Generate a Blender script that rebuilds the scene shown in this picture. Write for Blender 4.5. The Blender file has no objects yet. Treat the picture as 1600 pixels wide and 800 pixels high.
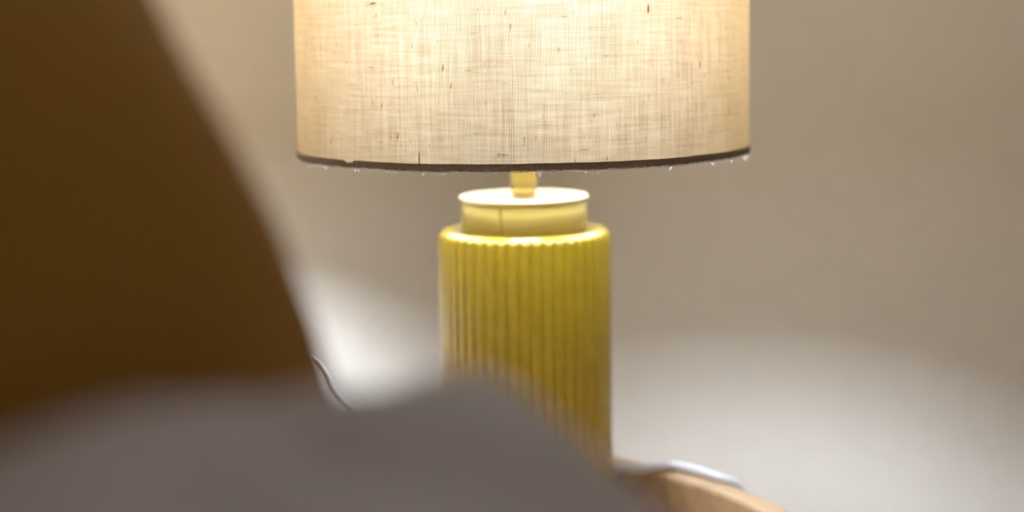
import bpy, bmesh, math, random
import numpy as np
from mathutils import Vector, Matrix

random.seed(7)
PI = math.pi
S = bpy.context.scene
COL = S.collection

# ------------------------------------------------------------------ camera
cam_data = bpy.data.cameras.new('camera')
cam = bpy.data.objects.new('camera', cam_data)
COL.objects.link(cam)
cam_data.sensor_width = 36.0
cam_data.lens = 64.35                       # 2860 px focal length on a 1600 px wide frame
cam_data.clip_start = 0.02
CAM_Z = 0.328
cam.location = (-0.0086, -1.226, CAM_Z)
PITCH, ROLL = math.radians(7.57), math.radians(0.85)
cam.matrix_world = (Matrix.Translation(cam.location)
                    @ Matrix.Rotation(PI / 2 - PITCH, 4, 'X')
                    @ Matrix.Rotation(-ROLL, 4, 'Z'))
cam_data.dof.use_dof = True
cam_data.dof.focus_distance = 1.075
cam_data.dof.aperture_fstop = 2.35
cam_data.dof.aperture_blades = 0
S.camera = cam

# ------------------------------------------------------------------ world, exposure
world = bpy.data.worlds.new('world')
S.world = world
world.use_nodes = True
world.node_tree.nodes['Background'].inputs[0].default_value = (0.6, 0.7, 1.0, 1)
world.node_tree.nodes['Background'].inputs[1].default_value = 0.02
S.view_settings.view_transform = 'Standard'
S.view_settings.look = 'None'
S.view_settings.gamma = 1.0
S.view_settings.use_curve_mapping = False
S.view_settings.exposure = 0.0
S.cycles.use_denoising = True
S.cycles.max_bounces = 12
S.cycles.diffuse_bounces = 8
S.cycles.sample_clamp_indirect = 6.0

BULB_STRENGTH = 720.0
FILL_LIGHT = 2.2

# room directions: U out from the head wall, V along the head wall towards the far wall
U = Vector((0.830, -0.558, 0)).normalized()
V = Vector((0.558, 0.830, 0)).normalized()
ROOM_ANGLE = math.atan2(U.y, U.x)
U_WALL, V_WALL = -0.302, 0.460
U_FAR, V_FAR = 3.2, -3.0
Z_FLOOR, Z_CEIL = -0.5, 1.95


def room(u, v, z=0.0):
    return U * u + V * v + Vector((0, 0, z))


# added dim fill light below the ceiling, above the bed and out of view
ld = bpy.data.lights.new('fill_light', 'AREA')
ld.shape = 'DISK'
ld.size = 0.5
ld.energy = FILL_LIGHT
ld.color = (1.0, 0.88, 0.80)
lo = bpy.data.objects.new('fill_light', ld)
lo.location = room(1.5, -1.6, Z_CEIL - 0.04)
COL.objects.link(lo)


# ------------------------------------------------------------------ material helpers
class NT:
    def __init__(self, name):
        self.mat = bpy.data.materials.new(name)
        self.mat.use_nodes = True
        self.t = self.mat.node_tree
        self.t.nodes.clear()
        self.out = self.n('ShaderNodeOutputMaterial')

    def n(self, typ, **kw):
        nd = self.t.nodes.new(typ)
        for k, v in kw.items():
            if k.startswith('i_'):
                key = k[2:]
                key = int(key) if key.isdigit() else key.replace('_', ' ')
                nd.inputs[key].default_value = v
            else:
                setattr(nd, k, v)
        return nd

    def l(self, a, b):
        self.t.links.new(a, b)

    def math(self, op, a, b=None, c=None, clamp=False):
        m = self.n('ShaderNodeMath', operation=op, use_clamp=clamp)
        for i, x in enumerate((a, b, c)):
            if x is None:
                continue
            if isinstance(x, (int, float)):
                m.inputs[i].default_value = x
            else:
                self.l(x, m.inputs[i])
        return m.outputs[0]

    def noise(self, vec, scale, detail=2.0, rough=0.5, mapscale=None):
        if mapscale:
            mp = self.n('ShaderNodeMapping')
            mp.inputs['Scale'].default_value = mapscale
            self.l(vec, mp.inputs['Vector'])
            vec = mp.outputs[0]
        nz = self.n('ShaderNodeTexNoise')
        nz.inputs['Scale'].default_value = scale
        nz.inputs['Detail'].default_value = detail
        nz.inputs['Roughness'].default_value = rough
        self.l(vec, nz.inputs['Vector'])
        return nz.outputs['Fac']

    def ramp(self, fac, stops):
        r = self.n('ShaderNodeValToRGB')
        el = r.color_ramp.elements
        while len(el) < len(stops):
            el.new(0.5)
        for e, (p, c) in zip(el, stops):
            e.position = p
            e.color = (*c, 1) if len(c) == 3 else c
        self.l(fac, r.inputs[0])
        return r.outputs[0]

    def obj(self):
        return self.n('ShaderNodeTexCoord').outputs['Object']

    def uv(self):
        return self.n('ShaderNodeTexCoord').outputs['UV']

    def bump(self, h, strength, dist):
        b = self.n('ShaderNodeBump')
        b.inputs['Strength'].default_value = strength
        b.inputs['Distance'].default_value = dist
        self.l(h, b.inputs['Height'])
        return b.outputs[0]


def principled(name, color, rough=0.6, metallic=0.0, noise_scale=None, var=0.12, bump=None, coat=0.0, sheen=0.0,
               mapscale=None, spec=0.5):
    N = NT(name)
    p = N.n('ShaderNodeBsdfPrincipled')
    p.inputs['Base Color'].default_value = (*color, 1)
    p.inputs['Roughness'].default_value = rough
    p.inputs['Metallic'].default_value = metallic
    p.inputs['Coat Weight'].default_value = coat
    p.inputs['Coat Roughness'].default_value = 0.08
    p.inputs['Sheen Weight'].default_value = sheen
    p.inputs['Specular IOR Level'].default_value = spec
    if noise_scale:
        f = N.noise(N.obj(), noise_scale, 4, 0.6, mapscale)
        lo_ = tuple(c * (1 - var) for c in color)
        hi_ = tuple(min(1, c * (1 + var)) for c in color)
        N.l(N.ramp(f, [(0.3, lo_), (0.7, hi_)]), p.inputs['Base Color'])
        if bump:
            N.l(N.bump(f, bump[0], bump[1]), p.inputs['Normal'])
    N.l(p.outputs[0], N.out.inputs[0])
    return N.mat


M_wall = principled('wall_paint', (0.90, 0.845, 0.755), 0.9, 0, 60, 0.02, (0.15, 0.0005), spec=0.2)
M_ceiling = principled('ceiling_paint', (0.90, 0.845, 0.755), 0.9, 0, 60, 0.02, spec=0.2)
M_floor = principled('floor_oak', (0.36, 0.25, 0.16), 0.5, 0, 8, 0.25, (0.1, 0.001), mapscale=(1, 12, 1))
M_trim = principled('trim_paint', (0.78, 0.77, 0.75), 0.5, 0, 30, 0.02)
M_oak = principled('table_oak', (0.50, 0.345, 0.20), 0.5, 0, 14, 0.14, (0.1, 0.0006), mapscale=(1, 9, 4))
M_brass = principled('satin_brass', (0.185, 0.128, 0.024), 0.6, 0.5, 40, 0.08, (0.05, 0.0003), mapscale=(1, 1, 6), spec=0.25)
M_brass_top = principled('brushed_brass_top', (0.86, 0.74, 0.48), 0.42, 1.0, 60, 0.06, (0.05, 0.0003))
M_cable = principled('cable_plastic', (0.76, 0.76, 0.82), 0.4, 0, 50, 0.03)
M_hem = principled('hem_fabric', (0.30, 0.23, 0.17), 0.95, 0, 600, 0.2, (0.4, 0.0004))
M_wire = principled('shade_wire', (0.75, 0.74, 0.72), 0.4, 0.6, 40, 0.05)
M_socket = principled('socket_plastic', (0.75, 0.73, 0.70), 0.5, 0, 40, 0.05)
M_duvet = principled('duvet_cotton', (0.60, 0.57, 0.60), 0.95, 0, 500, 0.05, (0.2, 0.0004), sheen=0.1, spec=0.15)
M_pillow = principled('pillow_cotton', (0.38, 0.20, 0.034), 0.95, 0, 500, 0.08, (0.2, 0.0004), sheen=0.05, spec=0.1)
M_mattress = principled('mattress_ticking', (0.7, 0.68, 0.66), 0.95, 0, 200, 0.04)
M_bedwood = principled('bed_oak', (0.45, 0.30, 0.18), 0.55, 0, 12, 0.15, mapscale=(1, 9, 1))
M_headboard = principled('headboard_linen', (0.42, 0.38, 0.34), 0.95, 0, 400, 0.1)


def ceramic():
    N = NT('mustard_glaze')
    p = N.n('ShaderNodeBsdfPrincipled')
    f = N.noise(N.obj(), 70, 5, 0.65)
    N.l(N.ramp(f, [(0.25, (0.33, 0.225, 0.008)), (0.75, (0.43, 0.295, 0.016))]), p.inputs['Base Color'])
    p.inputs['Roughness'].default_value = 0.22
    p.inputs['Coat Weight'].default_value = 0.8
    p.inputs['Coat Roughness'].default_value = 0.2
    p.inputs['Coat IOR'].default_value = 1.6
    N.l(p.outputs[0], N.out.inputs[0])
    return N.mat


GAP_COL = (0.116, 0.099, 0.070)


def linen():
    """woven drum shade cloth: warp and weft threads with slubs, lit through by the bulb"""
    N = NT('shade_linen')
    uv = N.uv()
    sep = N.n('ShaderNodeSeparateXYZ')
    N.l(uv, sep.inputs[0])
    u, v = sep.outputs[0], sep.outputs[1]
    wob_u = N.noise(uv, 1.0, 2, 0.5, (300, 25, 1))
    wob_v = N.noise(uv, 1.0, 2, 0.5, (25, 300, 1))
    cu = N.math('SINE', N.math('MULTIPLY_ADD', wob_u, 3.0, N.math('MULTIPLY', u, 2 * PI / 0.00093)))
    cv = N.math('SINE', N.math('MULTIPLY_ADD', wob_v, 3.0, N.math('MULTIPLY', v, 2 * PI / 0.00084)))
    st_u = N.noise(uv, 1.0, 3, 0.6, (520, 22, 1))       # single darker or paler warp threads
    st_v = N.noise(uv, 1.0, 3, 0.6, (30, 480, 1))       # the same for the weft
    cloud = N.noise(uv, 70, 3, 0.6)
    t = N.math('MULTIPLY_ADD', cu, 0.33, 1.0)
    t = N.math('MULTIPLY_ADD', cv, 0.21, t)
    t = N.math('ADD', t, N.math('MULTIPLY', N.math('SUBTRACT', st_u, 0.5), 0.70))
    t = N.math('ADD', t, N.math('MULTIPLY', N.math('SUBTRACT', st_v, 0.5), 0.62))
    t = N.math('ADD', t, N.math('MULTIPLY', N.math('SUBTRACT', cloud, 0.5), 0.10))
    # slubs: short thick dark threads
    sl1 = N.noise(uv, 1.0, 1, 0.4, (420, 90, 1))
    sl2 = N.noise(uv, 1.0, 1, 0.4, (60, 420, 1))
    slub = N.math('ADD', N.math('MULTIPLY', N.math('SUBTRACT', sl1, 0.708), 9.0, clamp=True),
                  N.math('MULTIPLY', N.math('SUBTRACT', sl2, 0.733), 7.0, clamp=True), clamp=True)
    t = N.math('SUBTRACT', t, N.math('MULTIPLY', slub, 0.75))
    t = N.math('MULTIPLY', t, 0.5, clamp=True)
    tcol = N.ramp(t, [(0.0, (0.007, 0.0023, 0.0006)), (0.28, (0.0185, 0.0096, 0.0034)), (0.5, (0.0415, 0.0254, 0.0107)),
                      (0.8, (0.076, 0.0520, 0.0255))])
    dcol = N.ramp(t, [(0.0, (0.16, 0.10, 0.06)), (0.5, (0.40, 0.34, 0.26)), (1.0, (0.50, 0.44, 0.36))])
    # the bright lining shows between the threads; their thickness closes those gaps at a slant
    lw = N.n('ShaderNodeLayerWeight')
    lw.inputs['Blend'].default_value = 0.5
    opn = N.math('SUBTRACT', 1.0, N.math('MULTIPLY', lw.outputs['Facing'], 1.5), clamp=True)
    gapm = N.math('MULTIPLY', N.math('SUBTRACT', t, 0.42), 3.0, clamp=True)
    gap = N.math('MULTIPLY', gapm, opn)
    mxg = N.n('ShaderNodeMix', data_type='RGBA')
    N.l(gap, mxg.inputs[0])
    N.l(tcol, mxg.inputs[6])
    mxg.inputs[7].default_value = (*GAP_COL, 1)
    # cloth outside, white lining inside
    geo = N.n('ShaderNodeNewGeometry')
    mxd = N.n('ShaderNodeMix', data_type='RGBA')
    N.l(geo.outputs['Backfacing'], mxd.inputs[0])
    N.l(dcol, mxd.inputs[6])
    mxd.inputs[7].default_value = (0.84, 0.82, 0.78, 1)
    d = N.n('ShaderNodeBsdfDiffuse')
    N.l(mxd.outputs[2], d.inputs[0])
    tr = N.n('ShaderNodeBsdfTranslucent')
    N.l(mxg.outputs[2], tr.inputs[0])
    bp = N.bump(t, 0.35, 0.0004)
    N.l(bp, d.inputs['Normal'])
    a = N.n('ShaderNodeAddShader')
    N.l(d.outputs[0], a.inputs[0])
    N.l(tr.outputs[0], a.inputs[1])
    N.l(a.outputs[0], N.out.inputs[0])
    return N.mat


def emit(name, col, strength):
    N = NT(name)
    e = N.n('ShaderNodeEmission')
    e.inputs[0].default_value = (*col, 1)
    e.inputs[1].default_value = strength
    N.l(e.outputs[0], N.out.inputs[0])
    return N.mat


def thread():
    N = NT('frayed_thread')
    c = N.ramp(N.noise(N.obj(), 300, 2), [(0.3, (0.86, 0.85, 0.83)), (0.7, (0.92, 0.91, 0.90))])
    d = N.n('ShaderNodeBsdfDiffuse')
    tr = N.n('ShaderNodeBsdfTranslucent')
    a = N.n('ShaderNodeMixShader')
    N.l(c, d.inputs[0])
    N.l(c, tr.inputs[0])
    N.l(d.outputs[0], a.inputs[1])
    N.l(tr.outputs[0], a.inputs[2])
    N.l(a.outputs[0], N.out.inputs[0])
    return N.mat


M_thread = thread()
M_ceramic = ceramic()
M_linen = linen()
M_bulb = emit('lit_bulb', (0.83, 0.92, 1.06), BULB_STRENGTH)


# ------------------------------------------------------------------ mesh helpers
def link(name, bm, mat, parent=None, smooth=True, loc=None, rotz=None):
    me = bpy.data.meshes.new(name)
    bm.normal_update()
    bm.to_mesh(me)
    bm.free()
    if smooth:
        for p in me.polygons:
            p.use_smooth = True
    me.materials.append(mat)
    o = bpy.data.objects.new(name, me)
    COL.objects.link(o)
    if parent:
        o.parent = parent
    if loc is not None:
        o.location = loc
    if rotz is not None:
        o.rotation_euler = (0, 0, rotz)
    return o


def thing(name, label, cat, loc=(0, 0, 0), rotz=0.0):
    o = bpy.data.objects.new(name, None)
    o.empty_display_size = 0.05
    COL.objects.link(o)
    o.location = loc
    o.rotation_euler = (0, 0, rotz)
    o['label'] = label
    o['category'] = cat
    return o


def add_lathe(bm, prof, n=96, center=(0, 0), rfun=None, a0=0.0):
    """closed profile of (r, z) revolved; r == 0 makes a pole"""
    rings = []
    cx, cy = center
    for (r, z) in prof:
        if r <= 1e-9:
            rings.append([bm.verts.new((cx, cy, z))])
        else:
            ring = []
            for i in range(n):
                a = a0 + 2 * PI * i / n
                rr = rfun(a, r, z) if rfun else r
                ring.append(bm.verts.new((cx + rr * math.cos(a), cy + rr * math.sin(a), z)))
            rings.append(ring)
    for A, B in zip(rings[:-1], rings[1:]):
        if len(A) == 1 and len(B) == 1:
            continue
        for i in range(n):
            j = (i + 1) % n
            if len(A) == 1:
                bm.faces.new((A[0], B[i], B[j]))
            elif len(B) == 1:
                bm.faces.new((A[i], A[j], B[0]))
            else:
                bm.faces.new((A[i], A[j], B[j], B[i]))
    bmesh.ops.recalc_face_normals(bm, faces=bm.faces)


def arc(cx, cz, r, a0, a1, n):
    return [(cx + r * math.cos(a0 + (a1 - a0) * i / n), cz + r * math.sin(a0 + (a1 - a0) * i / n)) for i in range(n + 1)]


def smooth_path(pts, n=10):
    P = [Vector(p) for p in pts]
    P = [P[0] * 2 - P[1]] + P + [P[-1] * 2 - P[-2]]
    out = []
    for i in range(1, len(P) - 2):
        for k in range(n):
            t = k / n
            a, b, c, d = P[i - 1], P[i], P[i + 1], P[i + 2]
            out.append(0.5 * ((2 * b) + (c - a) * t + (2 * a - 5 * b + 4 * c - d) * t * t + (3 * b - a - 3 * c + d) * t ** 3))
    out.append(P[-2])
    return out


def add_tube(bm, path, r, seg=10):
    rings = []
    up = Vector((0.13, 0.21, 0.97)).normalized()
    for i, p in enumerate(path):
        p = Vector(p)
        d = (Vector(path[min(i + 1, len(path) - 1)]) - Vector(path[max(i - 1, 0)])).normalized()
        s = d.cross(up)
        if s.length < 1e-4:
            s = d.cross(Vector((1, 0, 0)))
        s.normalize()
        t = s.cross(d).normalized()
        rings.append([bm.verts.new(p + r * (math.cos(2 * PI * k / seg) * s + math.sin(2 * PI * k / seg) * t)) for k in range(seg)])
    for A, B in zip(rings[:-1], rings[1:]):
        for k in range(seg):
            bm.faces.new((A[k], A[(k + 1) % seg], B[(k + 1) % seg], B[k]))
    bm.faces.new(list(reversed(rings[0])))
    bm.faces.new(rings[-1])


def add_box(bm, x0, x1, y0, y1, z0, z1, bevel=0.0, seg=2):
    vs = [bm.verts.new(p) for p in ((x0, y0, z0), (x1, y0, z0), (x1, y1, z0), (x0, y1, z0),
                                    (x0, y0, z1), (x1, y0, z1), (x1, y1, z1), (x0, y1, z1))]
    fs = [bm.faces.new([vs[i] for i in f]) for f in ((3, 2, 1, 0), (4, 5, 6, 7), (0, 1, 5, 4), (1, 2, 6, 5), (2, 3, 7, 6), (3, 0, 4, 7))]
    if bevel:
        es = list({e for f in fs for e in f.edges})
        bmesh.ops.bevel(bm, geom=es, offset=bevel, segments=seg, affect='EDGES', profile=0.6)


# ------------------------------------------------------------------ the room
def slab(name, u0, u1, v0, v1, z0, z1, mat):
    bm = bmesh.new()
    add_box(bm, u0, u1, v0, v1, z0, z1)
    o = link(name, bm, mat, smooth=False, rotz=ROOM_ANGLE)
    o['kind'] = 'structure'
    return o


T = 0.12
slab('floor', U_WALL - T, U_FAR + T, V_FAR - T, V_WALL + T, Z_FLOOR - 0.1, Z_FLOOR, M_floor)
slab('ceiling', U_WALL - T, U_FAR + T, V_FAR - T, V_WALL + T, Z_CEIL, Z_CEIL + 0.1, M_ceiling)
slab('wall_left', U_WALL - T, U_WALL, V_FAR - T, V_WALL + T, Z_FLOOR, Z_CEIL, M_wall)
slab('wall_back', U_WALL, U_FAR, V_WALL, V_WALL + T, Z_FLOOR, Z_CEIL, M_wall)
slab('wall_right', U_FAR, U_FAR + T, V_FAR - T, V_WALL + T, Z_FLOOR, Z_CEIL, M_wall)
slab('wall_front', U_WALL, U_FAR, V_FAR - T, V_FAR, Z_FLOOR, Z_CEIL, M_wall)
slab('baseboard_left', U_WALL, U_WALL + 0.014, V_FAR, V_WALL, Z_FLOOR, Z_FLOOR + 0.09, M_trim)
slab('baseboard_back', U_WALL + 0.014, U_FAR, V_WALL - 0.014, V_WALL, Z_FLOOR, Z_FLOOR + 0.09, M_trim)

# ------------------------------------------------------------------ bedside table
TC = Vector((-0.101, -0.1675, 0))
TR, RIM_H, RIM_T = 0.28, 0.030, 0.018
Z_TOP = -0.020
table = thing('bedside_table', 'round pale oak bedside table with a raised rim under the yellow lamp', 'table',
              (TC.x, TC.y, Z_FLOOR))
zt = Z_TOP - Z_FLOOR                             # table top in the table's own height
bm = bmesh.new()
ri = TR - RIM_T
add_lathe(bm, [(0, zt - 0.022), (ri - 0.001, zt - 0.022), (ri - 0.001, zt), (0, zt)], 96)
link('tabletop', bm, M_oak, table, smooth=False)


def rim_segment(a0, a1):
    bm = bmesh.new()
    n = max(6, int((a1 - a0) / math.radians(3)))
    e = 0.003
    z0, z1 = zt - 0.03, zt + RIM_H
    sec = [(ri, z0), (TR, z0), (TR, z1 - e), (TR - e * .3, z1 - e * .3), (TR - e, z1), (ri + e, z1), (ri + e * .3, z1 - e * .3), (ri, z1 - e)]
    rings = []
    for i in range(n + 1):
        a = a0 + (a1 - a0) * i / n
        rings.append([bm.verts.new((r * math.cos(a), r * math.sin(a), z)) for r, z in sec])
    for A, B in zip(rings[:-1], rings[1:]):
        for k in range(len(sec)):
            bm.faces.new((A[k], A[(k + 1) % len(sec)], B[(k + 1) % len(sec)], B[k]))
    bm.faces.new(list(reversed(rings[0])))
    bm.faces.new(rings[-1])
    bmesh.ops.recalc_face_normals(bm, faces=bm.faces)
    return link('rim', bm, M_oak, table, smooth=False)


SEAM = math.radians(42.0)
gap = math.radians(0.18)
for k in range(3):
    rim_segment(SEAM + k * 2 * PI / 3 + gap, SEAM + (k + 1) * 2 * PI / 3 - gap)
for k in range(3):
    a = math.radians(20 + 120 * k)
    bm = bmesh.new()
    top = Vector((0.17 * math.cos(a), 0.17 * math.sin(a), zt - 0.022))
    foot = Vector((0.21 * math.cos(a), 0.21 * math.sin(a), 0.0))
    rings = []
    for t in (0, 0.5, 1):
        c = top.lerp(foot, t)
        r = 0.019 - 0.006 * t
        rings.append([bm.verts.new((c.x + r * math.cos(q * PI / 8), c.y + r * math.sin(q * PI / 8), c.z)) for q in range(16)])
    for A, B in zip(rings[:-1], rings[1:]):
        for q in range(16):
            bm.faces.new((A[q], B[q], B[(q + 1) % 16], A[(q + 1) % 16]))
    bm.faces.new(rings[0])
    bm.faces.new(list(reversed(rings[-1])))
    bmesh.ops.recalc_face_normals(bm, faces=bm.faces)
    link('leg', bm, M_oak, table)

# ------------------------------------------------------------------ table lamp
lamp = thing('table_lamp', 'lit table lamp with linen drum shade on a ribbed mustard ceramic base', 'lamp')
BR, BH, BZ, RIBS = 0.0582, 0.1838, -0.020, 46
SHADE_R, SHADE_Z0, SHADE_H = 0.1500, 0.2355, 0.20
CAP_Z = 0.2065
BULB_Z = 0.368
BULB_R = 0.022


def rib(a, r, z):
    g = (1 - abs(math.sin(RIBS * a / 2))) ** 1.5
    k = min(1, max(0, (BH - 0.0012 - z) / 0.005)) * min(1, max(0, (z - BZ - 0.004) / 0.006))
    if r < BR - 0.006:
        k = 0
    return r - 0.0019 * g * k


bm = bmesh.new()
prof = [(0, BZ), (BR - 0.006, BZ), (BR - 0.002, BZ + 0.0015), (BR - 0.0005, BZ + 0.004), (BR, BZ + 0.007)]
prof += [(BR, BZ + 0.010 + (BH - BZ - 0.017) * i / 14) for i in range(15)]
prof += arc(BR - 0.0065, BH - 0.0065, 0.0065, 0.12, PI / 2, 8)
prof += [(0.0455, BH), (0.043, BH - 0.0008), (0, BH - 0.0008)]
add_lathe(bm, prof, RIBS * 12, rfun=rib)
link('base', bm, M_ceramic, lamp)

NR = 0.0418


def seam(a, r, z):
    d = (a - math.radians(247.5) + PI) % (2 * PI) - PI
    return r - 0.0012 if abs(d) < 0.012 and r > 0.03 else r


bm = bmesh.new()
z0, z1 = BH - 0.0006, CAP_Z - 0.0035
add_lathe(bm, [(0, z0), (NR - 0.0006, z0), (NR, z0 + 0.0006), (NR, z1), (0, z1)], 360, rfun=seam)
link('neck', bm, M_brass, lamp)
bm = bmesh.new()
CR = 0.0437
add_lathe(bm, [(0, z1)] + arc(CR - 0.0017, z1 + 0.00175, 0.00175, -PI / 2, PI / 2, 8) + [(0, CAP_Z)], 128)
link('cap', bm, M_brass_top, lamp)
bm = bmesh.new()
add_lathe(bm, [(0, CAP_Z), (0.0074, CAP_Z), (0.0079, CAP_Z + 0.001), (0.0079, CAP_Z + 0.0035), (0.0072, CAP_Z + 0.0045), (0.0072, CAP_Z + 0.0055),
               (0.0080, CAP_Z + 0.0062), (0.0088, CAP_Z + 0.007), (0.0088, 0.262), (0, 0.262)], 48)
link('stem', bm, M_brass, lamp)
bm = bmesh.new()
add_lathe(bm, [(0, 0.262), (0.018, 0.262), (0.020, 0.264), (0.020, 0.314), (0.018, 0.316), (0, 0.316)], 48)
link('socket', bm, M_socket, lamp)
bm = bmesh.new()
add_lathe(bm, [(0, 0.316), (0.011, 0.316), (0.0115, 0.335)] + arc(0, BULB_Z, BULB_R, -0.95, PI / 2 - 0.05, 14) + [(0, BULB_Z + BULB_R)], 40)
link('bulb', bm, M_bulb, lamp)

# drum shade: a cloth sheet with metric UVs, an opaque hem with its wire, the frayed edge, the carrier
bm = bmesh.new()
uvl = bm.loops.layers.uv.new('weave')
NA, NZ = 240, 24
ztop = SHADE_Z0 + SHADE_H
HEM = 0.0042
grid = [[bm.verts.new((-SHADE_R * math.sin(2 * PI * i / NA), SHADE_R * math.cos(2 * PI * i / NA), SHADE_Z0 + HEM * 0.3 + (SHADE_H - HEM * 0.3) * j / NZ))
         for i in range(NA)] for j in range(NZ + 1)]
for j in range(NZ):
    for i in range(NA):
        f = bm.faces.new((grid[j][i], grid[j][(i + 1) % NA], grid[j + 1][(i + 1) % NA], grid[j + 1][i]))
        for lp, (di, dj) in zip(f.loops, ((0, 0), (1, 0), (1, 1), (0, 1))):
            lp[uvl].uv = (2 * PI * SHADE_R * (i + di) / NA + 1.0, SHADE_H * (j + dj) / NZ + 1.0)
shade = link('lamp_shade', bm, M_linen, lamp)


def hem_dz(a):                                    # a slightly uneven folded edge
    return 0.0002 * math.sin(7 * a + 1.0) + 0.00012 * math.sin(17 * a) + 0.00008 * math.sin(41 * a)


bm = bmesh.new()
sec = [(-0.0010, 0.0), (0.0005, -0.0002), (0.0010, 0.0008), (0.0009, HEM - 0.0006), (0.0002, HEM), (-0.0010, HEM)]
rings = []
NH = 360
for i in range(NH):
    a = 2 * PI * i / NH
    notch = 0.0014 if abs((a - math.radians(-46.0) + PI) % (2 * PI) - PI) < math.radians(1.8) else 0.0
    rings.append([])
    for dr, dz in sec:
        z = SHADE_Z0 + dz + hem_dz(a) * (1 if dz < 0.002 else 0.5) - (notch if dz > 0.002 else 0)
        rings[-1].append(bm.verts.new(((SHADE_R + dr) * math.sin(a), -(SHADE_R + dr) * math.cos(a), z)))
for i in range(NH):
    A, B = rings[i], rings[(i + 1) % NH]
    for k in range(len(sec)):
        bm.faces.new((A[k], B[k], B[(k + 1) % len(sec)], A[(k + 1) % len(sec)]))
bmesh.ops.recalc_face_normals(bm, faces=bm.faces)
hem = link('hem', bm, M_hem, shade)
hem['label'] = 'dark folded lower hem of the shade'

bm = bmesh.new()
for _ in range(1100):                              # loose thread ends along the lower edge
    a = random.uniform(-PI, PI)
    z = SHADE_Z0 + hem_dz(a)
    ln = random.choice((0.0008, 0.0012, 0.0018, 0.0025, 0.004)) * random.uniform(0.6, 1.2)
    drift = random.uniform(-1.2, 1.2)
    pts = []
    for k in range(4):
        t = k / 3
        aa = a + (drift * ln * t + 0.0006 * math.sin(5 * t + a * 50)) / SHADE_R
        r = SHADE_R + 0.0006 + 0.0006 * t * math.sin(a * 77)
        pts.append((r * math.sin(aa), -r * math.cos(aa), z + 0.0003 - ln * t * (0.55 + 0.4 * math.sin(a * 31))))
    add_tube(bm, pts, random.uniform(0.00015, 0.00028), 4)
path = []
for i in range(240):                              # the selvedge thread that follows the edge
    a = 2 * PI * i / 240
    path.append(((SHADE_R + 0.0007) * math.sin(a), -(SHADE_R + 0.0007) * math.cos(a), SHADE_Z0 + hem_dz(a) - 0.0007 + 0.00025 * math.sin(a * 63)))
path.append(path[0])
add_tube(bm, path, 0.00036, 5)
fray = link('fray', bm, M_thread, shade)
fray['kind'] = 'stuff'
fray['label'] = 'white frayed thread ends under the hem'

bm = bmesh.new()
add_tube(bm, [((SHADE_R - 0.003) * math.cos(2 * PI * i / 96), (SHADE_R - 0.003) * math.sin(2 * PI * i / 96), ztop - 0.003) for i in range(97)], 0.0015, 8)
for k in range(3):
    a = 2 * PI * k / 3 + 0.4
    add_tube(bm, smooth_path([(0.021 * math.cos(a), 0.021 * math.sin(a), 0.285), (0.06 * math.cos(a), 0.06 * math.sin(a), 0.33),
                              (0.10 * math.cos(a), 0.10 * math.sin(a), ztop - 0.02), ((SHADE_R - 0.003) * math.cos(a), (SHADE_R - 0.003) * math.sin(a), ztop - 0.003)], 6), 0.0013, 8)
add_tube(bm, [(0.0215 * math.cos(2 * PI * i / 32), 0.0215 * math.sin(2 * PI * i / 32), 0.285) for i in range(33)], 0.0015, 8)
link('shade_carrier', bm, M_wire, shade)

cord_pts = [(0.040, 0.0465, -0.010), (0.055, 0.036, 0.000), (0.0631, 0.0238, 0.009), (0.0782, 0.0157, 0.0122), (0.0892, 0.0145, 0.0137), (0.1006, 0.0175, 0.0137),
            (0.115, 0.0062, 0.0136), (0.1285, -0.0125, 0.0130), (0.1405, -0.0172, 0.0086), (0.1455, -0.0180, -0.003), (0.149, -0.018, -0.03), (0.157, -0.010, -0.10),
            (0.180, 0.02, -0.20), (0.19, 0.05, -0.36), (0.20, 0.08, -0.47), (0.21, 0.14, -0.496), (0.22, 0.28, -0.4965)]
bm = bmesh.new()
add_tube(bm, smooth_path(cord_pts, 8), 0.0033, 12)
cord = link('power_cord', bm, M_cable, lamp)
cord['label'] = 'white power cord draped over the table rim'

# ------------------------------------------------------------------ loose white cable
CAM_R = cam.matrix_world.to_3x3()


def px(x, y, D):                                   # point at depth D along a measured direction
    d = CAM_R @ Vector(((x - 800) / 2860, (400 - y) / 2860, -1))
    return cam.location + d * (D / d.y)


cp = [(-0.035, -0.085, -0.0177), (-0.060, -0.060, -0.0177), (-0.078, -0.047, -0.008), (-0.092, -0.043, 0.022), px(575, 675, 1.18), px(532, 627, 1.18), px(515, 604, 1.18), px(509, 588, 1.18), px(500, 575, 1.18), px(488, 563, 1.18),
      px(462, 556, 1.18), px(435, 572, 1.17), px(418, 620, 1.16), px(412, 700, 1.15), (-0.168, -0.095, -0.0177), (-0.150, -0.120, -0.0177), (-0.11, -0.125, -0.0177), (-0.06, -0.10, -0.0177)]
bm = bmesh.new()
path = smooth_path(cp, 8)
for p in path:
    p.z = max(p.z, Z_TOP + 0.0023)               # lies on the table top, never through it
add_tube(bm, path, 0.0021, 10)
cable = link('charging_cable', bm, M_cable)
cable['label'] = 'thin white cable arching up beside the brown pillow'
cable['category'] = 'cable'

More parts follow.
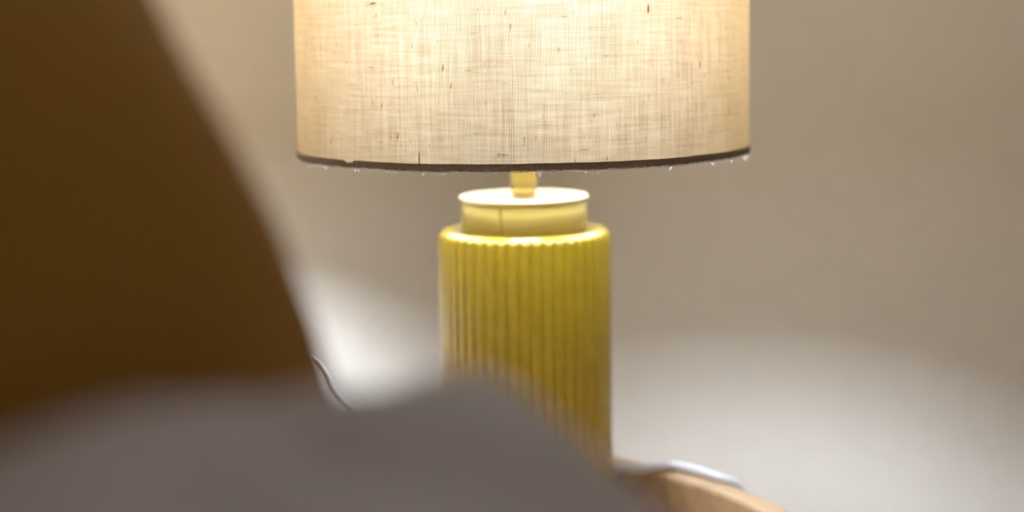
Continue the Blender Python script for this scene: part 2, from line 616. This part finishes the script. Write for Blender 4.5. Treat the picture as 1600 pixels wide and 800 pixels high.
# ------------------------------------------------------------------ bed
MZ = 0.135
VB = -0.51                                         # far long side of the bed
bed = thing('bed', 'bed lying under the grey duvet and the brown pillow', 'bed', room(0, 0, Z_FLOOR), ROOM_ANGLE)
h = -Z_FLOOR
bm = bmesh.new(); add_box(bm, U_WALL + 0.02, U_WALL + 0.09, VB - 1.60, VB, 0.06, h + 0.42, 0.02, 3); link('headboard', bm, M_headboard, bed)
bm = bmesh.new(); add_box(bm, U_WALL + 0.10, U_WALL + 2.12, VB - 1.60, VB - 0.005, 0.28, h + MZ, 0.04, 4); link('mattress', bm, M_mattress, bed)
bm = bmesh.new(); add_box(bm, U_WALL + 0.095, U_WALL + 2.14, VB - 1.60, VB, 0.14, 0.275, 0.005, 2); link('bed_base', bm, M_bedwood, bed)
for (a, b) in ((0.16, -0.07), (2.06, -0.07), (0.16, -1.53), (2.06, -1.53)):
    bm = bmesh.new(); add_lathe(bm, [(0, 0), (0.022, 0), (0.028, 0.14), (0, 0.14)], 20, (U_WALL + a, VB + b)); link('leg', bm, M_bedwood, bed)

# brown pillow leaning towards the headboard
PW, PH, PT = 0.25, 0.25, 0.14
bm = bmesh.new()
n = 40
fr, bk = {}, {}
for i in range(n + 1):
    for j in range(n + 1):
        s, t = -1 + 2 * i / n, -1 + 2 * j / n
        k = (max(0, 1 - abs(s) ** 2.4) * max(0, 1 - abs(t) ** 2.4)) ** 0.38
        ca = s * PW * (1 - 0.07 * (1 - t * t) * abs(s))
        cb = t * PH * (1 - 0.07 * (1 - s * s) * abs(t))
        wr = 0.004 * math.sin(6 * s + 2 * t) * (1 - k) + 0.003 * math.sin(11 * t + 4 * s)
        edge = i in (0, n) or j in (0, n)
        fr[i, j] = bm.verts.new(((PT + wr) * k, ca, cb))
        bk[i, j] = fr[i, j] if edge else bm.verts.new((-(PT + wr) * k, ca, cb))
for i in range(n):
    for j in range(n):
        bm.faces.new((fr[i, j], fr[i + 1, j], fr[i + 1, j + 1], fr[i, j + 1]))
        bm.faces.new((bk[i, j], bk[i, j + 1], bk[i + 1, j + 1], bk[i + 1, j]))
bmesh.ops.recalc_face_normals(bm, faces=bm.faces)
pillow = link('pillow', bm, M_pillow)
pillow['label'] = 'dark brown pillow leaning at the head of the bed'
pillow['category'] = 'pillow'
LEAN = math.radians(38.5)
pillow.matrix_world = (Matrix.Translation(room(0.144, -0.80, 0.345)) @ Matrix.Rotation(ROOM_ANGLE + math.radians(4), 4, 'Z') @ Matrix.Rotation(-LEAN, 4, 'Y'))

# duvet: a rumpled sheet through heights measured over the mattress
ctrl = []                                          # world (x, y, z)
ridge = [(-80, 735, .40), (0, 708, .40), (100, 674, .41), (180, 652, .42), (260, 634, .43), (370, 614, .46), (460, 604, .49), (530, 633, .51), (610, 596, .52), (690, 580, .53), (765, 580, .53),
         (835, 628, .53), (900, 690, .53), (960, 748, .53), (1040, 815, .53), (1150, 910, .53), (1350, 1000, .53)]
for (x, y, D) in ridge:
    p = px(x, y, D)
    ctrl.append((p.x, p.y, p.z))
    for dd, dz in ((0.05, -0.026), (0.11, -0.066), (-0.06, -0.004), (-0.13, -0.012)):
        q = px(x, y, D)
        ctrl.append((q.x + (0.0), q.y + dd, q.z + dz))
for u, v, z in ((0.3, -0.57, .160), (0.5, -0.56, .158), (0.7, -0.56, .158), (1.0, -0.56, .158), (1.4, -0.56, .158),
                (0.9, -0.9, .17), (1.2, -1.0, .17), (1.5, -0.9, .165), (0.75, -1.2, .17), (0.35, -1.1, .17), (0.5, -1.5, .17), (1.2, -1.5, .17), (0.6, -2.0, .16), (1.5, -2.0, .16), (1.6, -1.4, .165)):
    p = room(u, v)
    ctrl.append((p.x, p.y, z))
C = np.array(ctrl)


def tps_fit(P, z, lam=5e-6):
    d = np.linalg.norm(P[:, None] - P[None], axis=2)
    K = np.where(d > 0, d * d * np.log(d + 1e-12), 0) + lam * np.eye(len(P))
    A = np.hstack([np.ones((len(P), 1)), P])
    M = np.block([[K, A], [A.T, np.zeros((3, 3))]])
    return np.linalg.solve(M, np.concatenate([z, np.zeros(3)]))


W = tps_fit(C[:, :2], C[:, 2])


def tps(Q):
    d = np.linalg.norm(Q[:, None] - C[None, :, :2], axis=2)
    K = np.where(d > 0, d * d * np.log(d + 1e-12), 0)
    return K @ W[:-3] + W[-3] + Q @ W[-2:]


NU, NV = 150, 150
u0, u1 = 0.27, 1.75
vv0, vv1 = -2.06, -0.545
us = np.linspace(0, 1, NU) ** 1.3 * (u1 - u0) + u0
vs = vv1 - np.linspace(0, 1, NV) ** 1.5 * (vv1 - vv0)
bm = bmesh.new()
vg = []
for v in vs:
    Q = np.array([[room(u, v).x, room(u, v).y] for u in us])
    zz = np.maximum(tps(Q), MZ + 0.022)
    row = []
    for (x, y), z in zip(Q, zz):
        z += 0.0015 * math.sin(31 * x + 17 * y) + 0.001 * math.sin(-23 * x + 41 * y)
        row.append(bm.verts.new((x, y, z)))
    vg.append(row)
# the far side hangs over the edge of the mattress
drop = [(-0.515, -0.012), (-0.494, -0.05), (-0.492, -0.11), (-0.494, -0.20), (-0.493, -0.30)]
pre = []
for (v, dz) in drop:
    row = []
    for i, u in enumerate(us):
        p = room(u, v + 0.004 * math.sin(9 * u) - 0.004)
        zt0 = vg[0][i].co.z
        z = zt0 + dz if dz > -0.02 else MZ + 0.03 + dz
        row.append(bm.verts.new((p.x, p.y, z)))
    pre.append(row)
rows = list(reversed(pre)) + vg
for A, B in zip(rows[:-1], rows[1:]):
    for i in range(NU - 1):
        bm.faces.new((A[i], A[i + 1], B[i + 1], B[i]))
bmesh.ops.recalc_face_normals(bm, faces=bm.faces)
if sum(f.normal.z for f in bm.faces) < 0:
    bmesh.ops.reverse_faces(bm, faces=bm.faces)
duvet = link('duvet', bm, M_duvet)
sm = duvet.modifiers.new('thickness', 'SOLIDIFY')
sm.thickness = 0.02
sm.offset = -1
duvet['label'] = 'rumpled grey mauve duvet over the bed in front of the lamp'
duvet['category'] = 'duvet'
